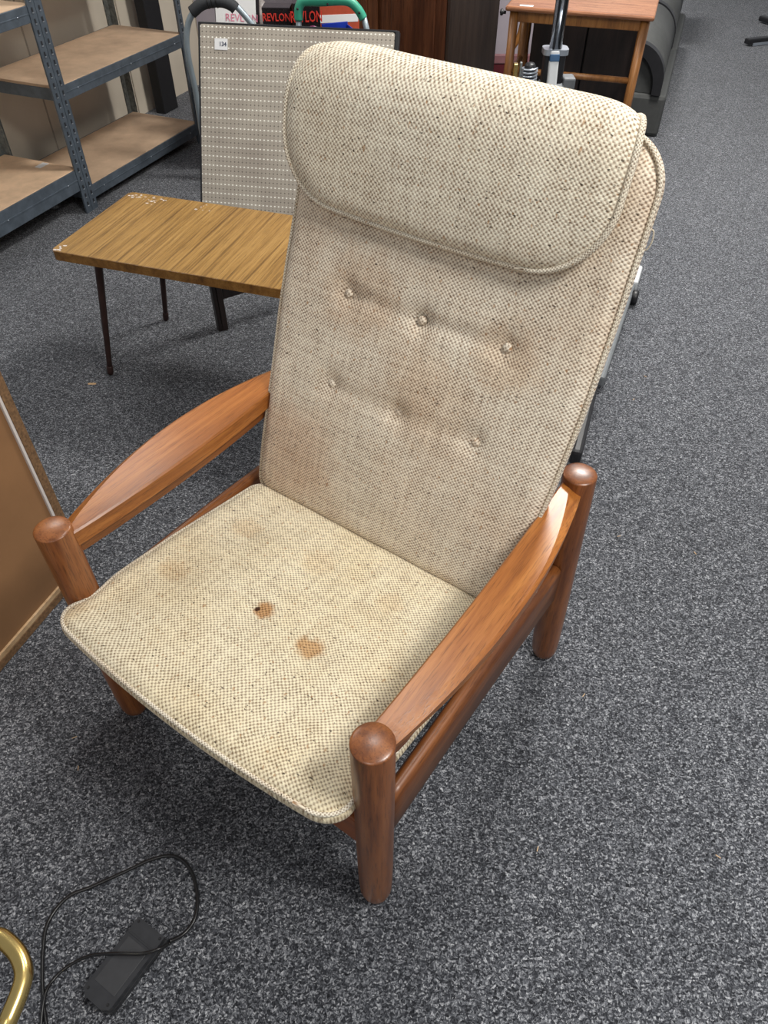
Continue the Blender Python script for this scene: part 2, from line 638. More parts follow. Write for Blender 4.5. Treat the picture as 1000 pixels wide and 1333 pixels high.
def post(name, x, y, foot=None):
    r = .0295
    prof = [(0, .0), (.014, .0005), (.020, .004), (.0245, .012), (.0275, .028), (.0288, .06), (r, .14), (r, .35), (r, .5600)]
    prof += [(r - .0003, .5612), (r - .0012, .5622), (.0250, .5634), (.0200, .5645), (.0130, .5656), (.006, .5662), (0, .5664)]
    bm = bmesh.new()
    # extra rings along the length
    bm_lathe(bm, prof, (0, 0, 0), seg=48)
    if foot:
        for v in bm.verts:
            k = 1 - min(1, v.co.z / .566)
            v.co.x += foot[0] * k
            v.co.y += foot[1] * k
    for v in bm.verts:
        v.co += V((x, y, 0))
    return from_bm(name, bm, 'teak_z', chair)


post('front_leg', 0, 0)
post('front_leg', -.629, 0)
post('rear_leg', .001, .603, foot=(.014, .024))
post('rear_leg', -.629, .603, foot=(-.014, .024))


def arm(side):
    """paddle shaped arm with chamfered outer edge, narrow rabbeted rail below"""
    S = []
    T = []
    n = 48
    for i in range(n + 1):
        t = i / n
        y = .020 + t * .568
        bul = math.sin(math.pi * min(1, max(0, t))) ** .85
        if side > 0:
            xi = -.020 + .006 * bul
            xo = .016 + .036 * bul
        else:
            xi = .629 - .022 - .018 * bul
            xo = .629 + .017 + .039 * bul
            xi, xo = -xi, -xo
        dx = 1 if xo > xi else -1
        zt = .549 + .003 * bul
        # chamfer on the outer edge, widest near the ends
        e = abs(t - .5) * 2
        ch = .005 + .021 * e ** 2.2
        wdt = abs(xo - xi)
        ch = min(ch, wdt * .7)
        cz = .003 + .011 * e ** 2
        zb = zt - .034
        xr = xi + dx * .010
        xq = xi + dx * min(.030, wdt * .8)
        S.append([(xi + dx * .003, y, zt), (xo - dx * ch, y, zt), (xo, y, zt - cz), (xo - dx * .001, y, zb + .010), (xo - dx * .006, y, zb),
                  (xi + dx * .003, y, zb), (xi, y, zb + .003), (xi, y, zt - .003)])
        T.append([(xi + dx * .012, y, zb + .001), (xi + dx * min(.034, wdt * .8), y, zb + .001), (xi + dx * min(.034, wdt * .8), y, zb - .024),
                  (xi + dx * .012, y, zb - .024)])
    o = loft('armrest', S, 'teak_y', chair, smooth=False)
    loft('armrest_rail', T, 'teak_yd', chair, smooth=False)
    return o


arm(1)
arm(-1)


def side_rail(x):
    S = []
    n = 20
    for i in range(n + 1):
        t = i / n
        y = .022 + t * .560
        top = .362 - .020 * t + .006 * math.sin(math.pi * t)
        bot = .262 - .02 * t + .010 * math.sin(math.pi * t)
        hw = .0135
        q = []
        for a in range(9):          # rounded top
            an = math.pi * a / 8
            q.append((x + hw * math.cos(an), y, top - .014 + .014 * math.sin(an)))
        q += [(x - hw, y, bot + .004), (x - hw + .004, y, bot), (x + hw - .004, y, bot), (x + hw, y, bot + .004)]
        S.append(q)
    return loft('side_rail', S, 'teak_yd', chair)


side_rail(.006)
side_rail(-.635)
for nm, y0, z0, z1 in (('front_rail', -.012, .215, .30), ('back_rail', .585, .215, .29)):
    bm = bmesh.new()
    bm_box(bm, (-.612, y0, z0), (-.017, y0 + .026, z1), .005, 3)
    from_bm(nm, bm, 'teak_x', chair)

# cushions --------------------------------------------------------
def rrect(W, y0, y1, rf, rb, n=240):
    """rounded rectangle outline, front radius rf (low y), back radius rb"""
    pts = []

    def arc(cx, cy, r, a0, a1, k):
        for i in range(k):
            a = math.radians(a0 + (a1 - a0) * i / k)
            pts.append(V((cx + r * math.cos(a), cy + r * math.sin(a))))
    arc(W - rf, y0 + rf, rf, -90, 0, 14)
    k = 26
    for i in range(k):
        pts.append(V((W, y0 + rf + (y1 - rb - y0 - rf) * i / k)))
    arc(W - rb, y1 - rb, rb, 0, 90, 14)
    for i in range(k):
        pts.append(V((W - rb - (2 * W - 2 * rb) * i / k, y1)))
    arc(-W + rb, y1 - rb, rb, 90, 180, 14)
    for i in range(k):
        pts.append(V((-W, y1 - rb - (y1 - rb - y0 - rf) * i / k)))
    arc(-W + rf, y0 + rf, rf, 180, 270, 14)
    for i in range(k):
        pts.append(V((-W + rf + (2 * W - 2 * rf) * i / k, y0)))
    return pts


def pad(name, outline, mapf, r_edge, crown, bottom, mat, relief=lambda x, y: 0.0, parent=None):
    cy = sum(p.y for p in outline) / len(outline)
    c = V((0, cy))
    half = min(max(p.x for p in outline), max(p.y for p in outline) - cy)
    ds = [0, .04, .12, .25, .42, .62, .85, 1.0]
    ds = [d * r_edge for d in ds]
    k = 34
    ds += [r_edge + (half - r_edge) * (i / k) ** 1.0 for i in range(1, k)]
    bm = bmesh.new()
    uvl = bm.loops.layers.uv.new('UVMap')
    co = {}

    def ring(d, sgn):
        R = []
        f = 1 - d / half
        e = min(1, d / r_edge)
        prof = math.sqrt(max(0, 1 - (1 - e) ** 2))
        for p in outline:
            q = c + (p - c) * f
            n = sgn * r_edge * prof
            if sgn > 0:
                n += crown * (1 - f ** 3) + relief(q.x, q.y) * min(1, d / .02)
            else:
                n *= bottom
            v = bm.verts.new(mapf(q.x, q.y, n))
            co[v] = (q.x, q.y)
            R.append(v)
        return R
    top = [ring(d, 1) for d in ds]
    bot = [top[0]] + [ring(d, -1) for d in ds[1:]]
    for rings in (top, bot):
        for A, B in zip(rings, rings[1:]):
            m = len(A)
            for i in range(m):
                f = bm.faces.new([A[i], A[(i + 1) % m], B[(i + 1) % m], B[i]])
                f.smooth = True
        f = bm.faces.new(rings[-1])
        f.smooth = True
    for f in bm.faces:
        for l in f.loops:
            l[uvl].uv = co[l.vert]
    return from_bm(name, bm, mat, parent or chair)


def piping(outline, mapf, n, r=.0042, inset=.995, parent=None, mat='piping'):
    cy = sum(p.y for p in outline) / len(outline)
    pts = [mapf(p.x * inset, cy + (p.y - cy) * inset, n) for p in outline]
    bm = bmesh.new()
    bm_tube(bm, pts, r, 8, closed=True)
    return from_bm('piping', bm, mat, parent or chair)


def g(x, y, cx, cy, r):
    return math.exp(-((x - cx) ** 2 + (y - cy) ** 2) / (r * r))


def seg_d(x, y, a, b):
    ax, ay = a
    bx, by = b
    t = ((x - ax) * (bx - ax) + (y - ay) * (by - ay)) / ((bx - ax) ** 2 + (by - ay) ** 2)
    t = max(0, min(1, t))
    return math.hypot(x - ax - t * (bx - ax), y - ay - t * (by - ay))


# seat
seat_out = rrect(.303, -.068, .425, .062, .03)


def seat_map(x, y, n):
    xx = x * (1 - .032 * math.exp(-((y - .008) / .035) ** 2)) + x * (.085 if x < 0 else .045) * max(0, min(1, (-.018 - y) / .045))
    xx *= 1 - .03 * max(0, (y - .2) / .2)
    front = max(0, 1 - (y + .08) / .16)
    yy = y - .022 * (1 - (x / .30) ** 2) * front
    z = .402 - .061 * (y + .06) / .48
    z -= .006 * max(0, 1 - (y + .078) / .05) ** 2      # front edge rolls down
    return V((cxm + .003 + xx, yy, z + n))


seat_t = [(-.19, .292), (-.02, .300), (.135, .304), (-.205, .125), (-.035, .138), (.10, .142)]


def seat_relief(x, y):
    h = 0
    for cx, cy in seat_t:
        h -= .0055 * g(x, y, cx, cy, .026)
    h += .0016 * mnoise.noise(V((x * 11, y * 11, 0)))
    return h


seat = pad('seat_cushion', seat_out, seat_map, .024, .010, 1.0, 'fabric_seat', seat_relief)
tag(seat, 'seat cushion with two brown stains')
piping(seat_out, seat_map, .014, .0036, .985, parent=seat)

# back
prof_pts = spline([(0, .402, .350), (0, .436, .465), (0, .492, .615), (0, .556, .775), (0, .598, .880), (0, .630, .975), (0, .652, 1.045), (0, .664, 1.084)], 16)
plen = [0]
for a, b in zip(prof_pts, prof_pts[1:]):
    plen.append(plen[-1] + (b - a).length)


def along(pp, pl, s):
    s_ = max(0, min(pl[-1] - 1e-6, s))
    i = 0
    while i < len(pl) - 2 and pl[i + 1] < s_:
        i += 1
    t = (s - pl[i]) / (pl[i + 1] - pl[i])
    p = pp[i].lerp(pp[i + 1], t)
    j = max(0, i - 1)
    d = (pp[min(i + 2, len(pp) - 1)] - pp[j]).normalized()
    return p, V((0, -d.z, d.y))          # normal towards the sitter


BL = plen[-1]
back_out = rrect(.300, 0, BL, .03, .072)
BT = .032


def back_map(x, s, n):
    p, nn = along(prof_pts, plen, s)
    k = s / BL
    wd = .955 + .050 * min(1, k / .5) - .012 * max(0, k - .6) / .4
    return V((cxm + .010 * min(1, k * 3) + x * wd, p.y, p.z)) + nn * (n - BT)


back_t = [(-.150, .452), (0, .452), (.155, .458), (-.150, .288), (-.002, .288), (.152, .294)]


def back_relief(x, y):
    h = 0
    for cx, cy in back_t:
        h -= .0085 * g(x, y, cx, cy, .024)
    for i in (0, 1, 3, 4):
        d = seg_d(x, y, back_t[i], back_t[i + 1])
        h -= (.0065 if i < 2 else .0028) * math.exp(-(d / .012) ** 2)
    h += .006 * g(x, y, 0, .19, .12) + .004 * g(x, y, 0, .37, .07)
    h += .002 * mnoise.noise(V((x * 10, y * 10, 4)))
    return h


back = pad('back_cushion', back_out, back_map, .0305, .004, 1.0, 'fabric_back', back_relief)
piping(back_out, back_map, .016, .0034, .996, parent=back)
for cx, cy in back_t:
    bm = bmesh.new()
    c = back_map(cx, cy, .0242)
    _, nn = along(prof_pts, plen, cy)
    bm_lathe(bm, [(.0078, -.003), (.0078, .001), (.006, .0032), (.003, .0042), (0, .0045)], c, nn, 16)
    uvl = bm.loops.layers.uv.new('UVMap')
    for f in bm.faces:
        for l in f.loops:
            l[uvl].uv = (l.vert.co.x, l.vert.co.z)
    from_bm('button', bm, 'fabric_back', back)

# headrest flap, folded over the top
fl_pts = spline([(0, .594, .903), (0, .613, .965), (0, .627, 1.012), (0, .642, 1.056), (0, .662, 1.083), (0, .688, 1.090), (0, .708, 1.078)], 14)
flen = [0]
for a, b in zip(fl_pts, fl_pts[1:]):
    flen.append(flen[-1] + (b - a).length)
FL = flen[-1]
flap_out = rrect(.283, 0, FL, .105, .03)


def flap_map(x, s, n):
    s2 = s
    p, nn = along(fl_pts, flen, s2)
    k = s / FL
    wd = 1.0
    top = max(0, k - .52) / .48
    x2 = x * (1.02 - (.19 if x < 0 else .14) * top ** (1.9 if x < 0 else 3.2))
    zt = .004 * (-x / .28) * min(1, max(0, k - .3) / .3)
    # lower edge bows downwards in the middle
    sag = .012 * (1 - (x / .28) ** 2) * max(0, 1 - s / .1)
    return V((cxm - .016 + x2 * wd, p.y, p.z - sag + zt)) + nn * n


flap = pad('headrest_pad', flap_out, flap_map, .015, .010, .8, 'fabric_flap', lambda x, y: .0015 * mnoise.noise(V((x * 9, y * 9, 9))))
piping(flap_out, flap_map, .006, .0046, 1.0, parent=flap)

# wooden back frame behind the cushion
for sx in (-.22, .22):
    pts = [back_map(sx, s, -.045) for s in [BL * q / 12 for q in range(0, 12)]]
    tube('back_upright', pts, .013, 'teak_z', chair, seg=10)
for q in (.15, .35, .55, .75, .9):
    pts = [back_map(sx, BL * q, -.045) for sx in (-.235, 0, .235)]
    tube('back_slat', pts, .012, 'teak_x', chair, seg=8)

# loose thread on the right edge of the back
p0 = back_map(.298, .67, .0)
tube('loose_thread', spline([p0, p0 + V((.006, .001, -.004)), p0 + V((.007, .001, -.018)), p0 + V((.003, .001, -.030)), p0 + V((-.006, .0, -.034))], 8),
     .0011, 'piping', chair, seg=6)

# ================================================================== LOW TABLE
TD_ = math.radians(-18.0)
TX, TY = R2(TD_)
tA = V((-.954, 2.008, 0))
table = thing('coffee_table', 'low coffee table with worn yellow-brown wood-effect top and splayed dark legs', 'table', tA, TD_)
TW, TLn, TZ = .425, .92, .43
bm = bmesh.new()
cr = .018


def rpoly(x0, y0, x1, y1, r, k=6):
    P = []
    for cx, cy, a0 in ((x1 - r, y0 + r, -90), (x1 - r, y1 - r, 0), (x0 + r, y1 - r, 90), (x0 + r, y0 + r, 180)):
        for i in range(k + 1):
            a = math.radians(a0 + 90 * i / k)
            P.append((cx + r * math.cos(a), cy + r * math.sin(a)))
    return P


def prism(name, poly, z0, z1, mat, parent=None, M4=None, bev=0):
    bm = bmesh.new()
    A = [bm.verts.new((x, y, z0)) for x, y in poly]
    B = [bm.verts.new((x, y, z1)) for x, y in poly]
    bm.faces.new(A)
    bm.faces.new(B)
    for i in range(len(A)):
        bm.faces.new([A[i], A[(i + 1) % len(A)], B[(i + 1) % len(A)], B[i]])
    if M4 is not None:
        bmesh.ops.transform(bm, matrix=M4, verts=bm.verts)
    return from_bm(name, bm, mat, parent)


prism('tabletop', rpoly(0, 0, TLn, TW, cr), TZ - .026, TZ, 'laminate', table)
# edging band, a hair proud
bm = bmesh.new()
P = rpoly(-.0015, -.0015, TLn + .0015, TW + .0015, cr)
Q = rpoly(.002, .002, TLn - .002, TW - .002, cr)
r0 = [[bm.verts.new((x, y, z)) for x, y in pp] for pp, z in ((Q, TZ - .0275), (P, TZ - .0275), (P, TZ - .001), (Q, TZ - .0002))]
for A, B in zip(r0, r0[1:]):
    for i in range(len(A)):
        bm.faces.new([A[i], A[(i + 1) % len(A)], B[(i + 1) % len(A)], B[i]])
from_bm('edging', bm, 'laminate_edge', table)
# chips where the laminate has worn off: small pale flakes
bm = bmesh.new()
for i in range(46):
    if i < 30:
        x = random.uniform(.012, .15)
        y = TW - .012 - abs(random.gauss(0, .02)) - .04 * (x - .02)
    elif i < 38:
        x, y = random.uniform(.004, .03), random.uniform(.004, .04)
    else:
        x, y = random.uniform(.2, .32), random.uniform(.36, .41)
    s = random.uniform(.0012, .0042)
    k = random.randint(4, 7)
    vs = []
    for j in range(k):
        a = 2 * math.pi * j / k
        q = s * random.uniform(.6, 1.3)
        vs.append(bm.verts.new((x + q * 1.7 * math.cos(a), y + q * math.sin(a), TZ + .0004)))
    bm.faces.new(vs)
tag(from_bm('chipped_flakes', bm, 'white_melamine', table), 'pale chips in the corner of the tabletop', kind='stuff')


def tleg(top, foot):
    pts = [V(top).lerp(V(foot), t) for t in (0, .3, .6, .9)]
    d = (V(foot) - V(top)).normalized()
    o = tube('leg', [V(top).lerp(V(foot), t / 8) for t in range(9)], lambda t: .0125 - .0045 * t, 'dark_brown_metal', table, seg=14)
    lathe('foot_cap', [(.0095, -.03), (.0105, -.028), (.0105, -.006), (.0085, 0), (0, .0005)], V(foot) - d * .0, 'dark_brown_metal', o, axis=d, seg=14)


def tl(w):
    q = V(w) - tA
    return V((q.dot(TX), q.dot(TY), w[2]))


tleg(tl(V((-.842, 2.055, TZ - .028))), tl(V((-.897, 2.011, .002))))
tleg(tl(V((-.722, 2.315, TZ - .028))), tl(V((-.784, 2.345, .002))))
tleg((TLn - .10, .07, TZ - .028), (TLn - .04, .03, .002))
tleg((TLn - .10, TW - .07, TZ - .028), (TLn - .04, TW - .03, .002))

# ------------------------------------------------ black trestle behind and below the table
stool = thing('trestle', 'low black wooden trestle standing in the shade under the coffee table', 'trestle', (-.571, 2.285, 0), math.radians(33))
for x in (0, .36):
    lg = box('leg', (x - .004, -.014, 0), (x + .017, .014, .27), 'dark_wood', stool, .002)
    box('leg_strip', (x - .018, -.012, 0.001), (x - .0045, .010, .27), 'dark_wood', lg, .001)
box('rail', (.018, -.010, .115), (.341, .010, .205), 'dark_wood', stool, .002)
box('top_bar', (-.03, -.02, .27), (.39, .02, .295), 'dark_wood', stool, .003)

# ================================================================== CARD TABLE LEANING
bd = math.radians(-10.0)
BX, BYh = R2(bd)
P0 = V((-.770, 2.996, 0.0))
upv = V((.057, .323, .70)).normalized()
bn = BX.cross(upv).normalized()           # toward the camera
ct = thing('folded_card_table', 'folded square card table with dotted beige top leaning on its edge', 'table', P0)
MB = frame_matrix(V((0, 0, .004)), BX, upv)
W_, H_ = .774, .773
bm = bmesh.new()
uvl = bm.loops.layers.uv.new('UVMap')
poly = rpoly(.008, .008, W_ - .008, H_ - .006, .008, 4)
A = [bm.verts.new((x, y, 0)) for x, y in poly]
B = [bm.verts.new((x, y, -.012)) for x, y in poly]
bm.faces.new(A)
bm.faces.new(B)
for i in range(len(A)):
    bm.faces.new([A[i], A[(i + 1) % len(A)], B[(i + 1) % len(A)], B[i]])
for f in bm.faces:
    for l in f.loops:
        l[uvl].uv = (l.vert.co.x, l.vert.co.y)
bmesh.ops.transform(bm, matrix=MB, verts=bm.verts)
from_bm('tabletop', bm, 'board', ct)
for lo, hi in (((0, 0, -.030), (W_, .007, .001)), ((0, H_ - .006, -.030), (W_, H_ + .002, -.0005)), ((-.001, 0, -.030), (.007, H_, -.0005)),
               ((W_ - .0065, 0, -.032), (W_ + .008, H_, .001))):
    box('frame', lo, hi, 'black_plastic', ct, .002, M4=MB)
for x0 in (.06, W_ - .08):
    tube('folded_leg', [MB @ V((x0, .08, -.043)), MB @ V((x0, .69, -.043))], .011, 'black_plastic', ct)
st = box('price_sticker', (.066, H_ - .090, .0005), (.118, H_ - .052, .0016), 'white', ct, .0004, M4=MB)
tag(st, 'white sticker reading 134')
text_mesh('lettering', '134', .020, 'ink', st, MB @ Matrix.Translation((.099, H_ - .071, .0019)), .0002, .0005)

# ================================================================== METAL SHELVING
def sh(u, n, z=0):
    return SU * u + SN * n + V((0, 0, z))


NF, NB = 2.452, 2.862          # front and back of the shelves in depth
u_post = V((-1.331, 3.274, 0)).dot(SU)       # front post of the right bay
u_far = V((-.990, 4.115, 0)).dot(SU)
MS = frame_matrix(V((0, 0, 0)), SU, SN)      # x=u, y=n


def upright(u, side, n, facing, h, parent, mat='shelf_metal', slots=True):
    """L-section steel post with a row of slots. side=+1 flange runs to +u"""
    bm = bmesh.new()
    w_ = .036
    a, b_ = (u, u + side * w_)
    bm_box(bm, (min(a, b_), n - .001, 0), (max(a, b_), n + .001, h), 0, M4=MS)
    n2 = n + facing * w_
    bm_box(bm, (u - .001, min(n, n2), 0), (u + .001, max(n, n2), h), 0, M4=MS)
    # small folded lip
    bm_box(bm, (b_ - .001, min(n - .001, n + facing * .006), 0), (b_ + .001, max(n - .001, n + facing * .006), h), 0, M4=MS)
    o = from_bm('upright', bm, mat, parent)
    if slots:
        bm = bmesh.new()
        z = .03
        while z < h - .03:
            bm_box(bm, (u + side * .018 - .004, n - facing * .0022 - .0006, z), (u + side * .018 + .004, n - facing * .0022 + .0006, z + .016), .0004, 1, M4=MS)
            z += .036
        s = from_bm('slot_row', bm, 'shelf_metal_dark', o)
        s['kind'] = 'stuff'
        bm = bmesh.new()
        z = .03
        while z < h - .03:
            bm_box(bm, (u + side * .018 - .0045, n - facing * .0032 - .0008, z - .003), (u + side * .018 + .0045, n - facing * .0032 + .0008, z + .001), .0003, 1, M4=MS)
            z += .036
        s = from_bm('slot_lip_row', bm, 'bright_steel', o)
        s['kind'] = 'stuff'
    return o


def shelf(u0, u1, z, parent, bh=.055, pale=False):  # pale: board colour brightened to imitate light falling on it
    s = box('shelf_board', (u0 + .004, NF + .006, z - .010), (u1 - .004, NB - .006, z), 'shelf_board_lit' if pale else 'shelf_board', parent, .001, M4=MS)
    for lo, hi, nm in (((u0, NF - .002, z - bh), (u1, NF + .004, z - .001), 'front_beam'),
                       ((u0, NB - .004, z - bh), (u1, NB + .002, z - .001), 'back_beam'),
                       ((u0 + .002, NF + .006, z - bh), (u0 + .006, NB - .006, z - .011), 'end_beam'),
                       ((u1 - .006, NF + .006, z - bh), (u1 - .002, NB - .006, z - .011), 'end_beam')):
        b = box(nm, lo, hi, 'shelf_metal', parent, .001, M4=MS)
        if nm == 'front_beam':
            box('beam_lip', (lo[0], NF - .004, z - bh * .52), (hi[0], NF - .002, z - bh * .45), 'shelf_metal', b, .0005, M4=MS)
            for q in (.12, .52, .9):
                c = MS @ V((lo[0] + (hi[0] - lo[0]) * q, NF - .003, z - bh * .5))
                lathe('rivet', [(.0035, 0), (.003, .0016), (0, .002)], c, 'bright_steel', b, axis=-SN, seg=10)


shA = thing('shelving_unit', 'blue-grey steel shelving bay with chipboard shelves nearest the card table', 'shelving', (0, 0, 0), 0)
shB = thing('shelving_unit', 'blue-grey steel shelving bay at the left edge with a white slip on its shelf', 'shelving', (0, 0, 0), 0)
upright(u_post + .001, 1, NF - .004, 1, 1.15, shA)
upright(u_far, -1, NF - .004, 1, 1.15, shA)
upright(u_post + .001, 1, NB + .004, -1, 1.15, shA, 'zinc', False)
upright(u_far, -1, NB + .004, -1, 1.15, shA, 'zinc', False)
for z in (.097, .492, .88):
    shelf(u_post + .004, u_far - .004, z, shA)
upright(u_post - .002, -1, NF - .004, 1, 1.15, shB)
upright(u_post - .002, -1, NB + .004, -1, 1.15, shB, 'zinc', False)
uB = u_post - .95
upright(uB, 1, NF - .004, 1, 1.15, shB)
upright(uB, 1, NB + .004, -1, 1.15, shB, 'zinc', False)
for z, bh, pl in ((.185, .085, True), (.775, .055, False)):
    shelf(uB + .004, u_post - .005, z, shB, bh, pl)
# paper slip on the left bay's low shelf
sl = box('paper_slip', (u_post - .075, 2.60, .1853), (u_post - .020, 2.632, .1862), 'white', None, .0002, M4=MS)
tag(sl, 'small white paper slip lying on the low chipboard shelf', 'paper slip')

# black upright behind the shelving
pil = thing('display_post', 'black square post standing by the cream wall behind the shelving', 'post', (-1.237, 4.585, 0), sd)
box('shaft', (-.065, -.03, 0), (.065, .03, 1.5), 'black_matt', pil, .004)
box('top_cap', (-.077, -.047, 1.5), (.077, .047, 1.506), 'black_plastic', pil, .002)

# ================================================================== BACK OF A CABINET AT LEFT
c0 = V((-.739, 1.185, 0))
c1 = V((-.852, .886, 0))
cd = (c1 - c0).normalized()
cn = V((-cd.y, cd.x, 0))
if cn.x < 0:
    cn = -cn                       # towards the chair / camera side
MC = frame_matrix(c0, cd, V((0, 0, 1)))    # x along the back, y up, z = outwards normal
cz_ = V((MC[0][2], MC[1][2], MC[2][2]))
sg = 1 if cz_.dot(cn) > 0 else -1
cab = thing('cabinet', 'low cabinet seen from its brown hardboard back at the left edge', 'cabinet', (0, 0, 0))


def cbox(nm, lo, hi, mat, bev=.001):
    lo, hi = list(lo), list(hi)
    if sg < 0:
        lo[2], hi[2] = -hi[2], -lo[2]
    return box(nm, lo, hi, mat, cab, bev, M4=MC)


CL, CHh, CD = .80, .78, .36
cbox('side_panel', (0, 0.0, -CD), (.022, CHh, 0), 'chipboard_edge')
cbox('white_edge', (.022, .03, -CD), (.029, CHh - .02, -.001), 'white_melamine')
cbox('side_panel', (CL - .022, 0, -CD), (CL, CHh, 0), 'chipboard_edge')
cbox('top_panel', (.022, CHh - .02, -CD), (CL - .022, CHh, 0), 'chipboard_edge')
cbox('bottom_panel', (.022, 0.0, -CD), (CL - .022, .022, 0), 'chipboard_edge')
cbox('batten', (.022, .022, -.03), (CL - .022, .036, -.001), 'pale_batten')
cbox('back_panel', (.029, .036, -.012), (CL - .022, CHh - .02, -.006), 'hardboard')

# ================================================================== POWER ADAPTER AND CORD
pa = V((-.445, .330, 0))
adir = math.atan2(.397 - .281, -.418 + .491)
ad = thing('power_adapter', 'black power adapter lying on the carpet at the lower left', 'power adapter', (-.430, .314, 0), math.radians(57.5))
al, aw, ah = .066, .031, .030
poly = [(-al * 1.0, -aw * .55), (-al * .90, -aw * .95), (-al * .8, -aw), (al, -aw), (al, aw), (-al * .8, aw), (-al * .90, aw * .95), (-al * 1.0, aw * .55)]
prism('lower_shell', poly, 0.001, ah * .48, 'adapter', ad)
prism('upper_shell', [(x * .985, y * .97) for x, y in poly], ah * .50, ah, 'adapter', ad)
lb = box('label_plate', (-al * .62, -aw * .72, ah), (al * .52, aw * .72, ah + .0007), 'adapter_label', ad, .0003)
box('ridge', (al * .58, -aw * .9, ah), (al * .62, aw * .9, ah + .0012), 'adapter', ad, .0004)
for x, y in ((al * .9, -aw * .8), (al * .9, aw * .8), (-al * .82, -aw * .72), (-al * .82, aw * .72)):
    lathe('screw_hole', [(.0028, -.0002), (.0024, .0006), (.0018, .0006), (.0014, .0002), (0, .0002)], (x, y, ah), 'black_matt', ad, seg=12)
aend = V((-.432, .327, 0)) + R2(math.radians(57.5))[0] * al


def cam_pt(px, py, z):
    """point on the height z under a measured spot of the photo (used to lay out cords and small finds)"""
    p = math.radians(45.79)
    d = V(((px - 500) / 960, math.cos(p) - (py - 666.5) / 960 * math.sin(p) * 1.0, 0))
    u, v = (px - 500) / 960, -(py - 666.5) / 960
    d = V((u, math.cos(p) + v * math.sin(p), -math.sin(p) + v * math.cos(p)))
    t = (z - 1.42) / d.z
    return V((0, 0, 1.42)) + d * t


cord = thing('cord', 'thin black cord looping on the carpet around the power adapter', 'cord', (0, 0, 0))
loop = [(62, 1345), (56, 1295), (56, 1240), (63, 1200), (88, 1168), (120, 1154), (160, 1136), (200, 1118), (228, 1115), (248, 1132), (257, 1165),
        (254, 1195), (240, 1215), (222, 1228)]
cp = [cam_pt(x, y, .004) for x, y in loop]
cp[-1].z = .014
tube('cable', spline(cp, 10), .0032, 'cord', cord, seg=10)
br = [(219, 1229, .030), (205, 1236, .040), (185, 1241, .038), (150, 1241, .037), (118, 1244, .014), (90, 1257, .004), (70, 1275, .004), (58, 1298, .0095), (52, 1345, .004)]
tube('cable', spline([cam_pt(x, y, z) for x, y, z in br], 10), .0027, 'cord', cord, seg=10)
tube('cable', spline([cam_pt(x, y, z) for x, y, z in ((190, 1262, .003), (200, 1250, .003), (214, 1232, .012), (222, 1228, .014))], 8), .0027, 'cord', cord, seg=10)

# ================================================================== BRASS TUBE
br = thing('brass_stand', 'curved brass tube of a stand at the bottom left corner', 'stand', (0, 0, 0))
bp = [(-60, 1262), (-30, 1228), (-5, 1219), (12, 1229), (25, 1245), (31, 1266), (26, 1290), (12, 1325), (-6, 1365)]
pts = [cam_pt(x, y, .50) for x, y in bp]
e = pts[-1]
pts += [e + V((-.02, -.035, -.03)), e + V((-.025, -.05, -.12)), e + V((-.025, -.05, -.30))]
s = pts[0]
pts = [s + V((-.02, -.02, -.45)), s + V((-.02, -.02, -.2)), s + V((-.014, -.012, -.05))] + pts
tube('curved_tube', spline(pts, 12), .0098, 'brass', br, seg=20)
for q in (pts[0], pts[-1]):
    tube('leg', [V((q.x, q.y, q.z + .01)), V((q.x, q.y, .012))], .0098, 'brass', br, seg=20)
mx = (pts[0] + pts[-1]) / 2
lathe('foot_disc', [(.085, 0), (.085, .006), (.078, .012), (0, .012)], (mx.x, mx.y, 0), 'brass', br, seg=40)

# ================================================================== BITS ON THE CARPET
q = cam_pt(120, 500, 0)
bm = bmesh.new()
n = 12
ctr = bm.verts.new(q + V((0, 0, .004)))
vs = [bm.verts.new(q + V((.014 * math.cos(a), .0065 * math.sin(a), .0015 + .001 * math.sin(3 * a)))) for a in [2 * math.pi * i / n for i in range(n)]]
for i in range(n):
    bm.faces.new([ctr, vs[i], vs[(i + 1) % n]])
tag(from_bm('dry_leaf', bm, 'leaf'), 'small tan dry leaf on the carpet by the coffee table', 'leaf')
bm = bmesh.new()
for (x, y) in ((825, 520), (840, 490), (806, 698), (935, 1115), (97, 960), (102, 1000), (700, 1105), (760, 905), (905, 720)):
    q = cam_pt(x, y, .0012)
    a = random.uniform(0, 3)
    bm_box(bm, (-.005, -.0008, 0), (.005, .0008, .0012), .0003, 1, M4=Matrix.Translation(q) @ Matrix.Rotation(a, 4, 'Z'))
tag(from_bm('lint', bm, 'pale_batten'), 'tiny pale bits of lint scattered over the carpet', 'lint', kind='stuff')

# ================================================================== WOODEN CABINET BEHIND
wc = thing('wooden_cabinet', 'tall reddish-brown oak cabinet with a dark brown side behind the armchair', 'cabinet', (.305, 4.20, 0), math.radians(-35))
# local: x to the right end = 0, front runs to -x, depth +y
box('carcase', (-.80, .018, 0), (-.001, .50, 1.05), 'cabinet_wood', wc, .002)
box('side_panel', (0, -.002, 0), (.018, .50, 1.05), 'cabinet_side', wc, .002)
box('plinth', (-.80, -.004, 0), (-.001, .018, .07), 'cabinet_wood', wc, .002)
for x0, x1 in ((-.80, -.41), (-.39, -.0)):
    dr = box('door', (x0 + .004, -.002, .075), (x1 - .004, .018, 1.03), 'cabinet_wood', wc, .002)
    box('raised_panel', (x0 + .065, -.008, .14), (x1 - .065, -.002, .97), 'cabinet_wood', dr, .004)
box('top', (-.82, -.02, 1.05), (.035, .52, 1.075), 'cabinet_wood', wc, .004)

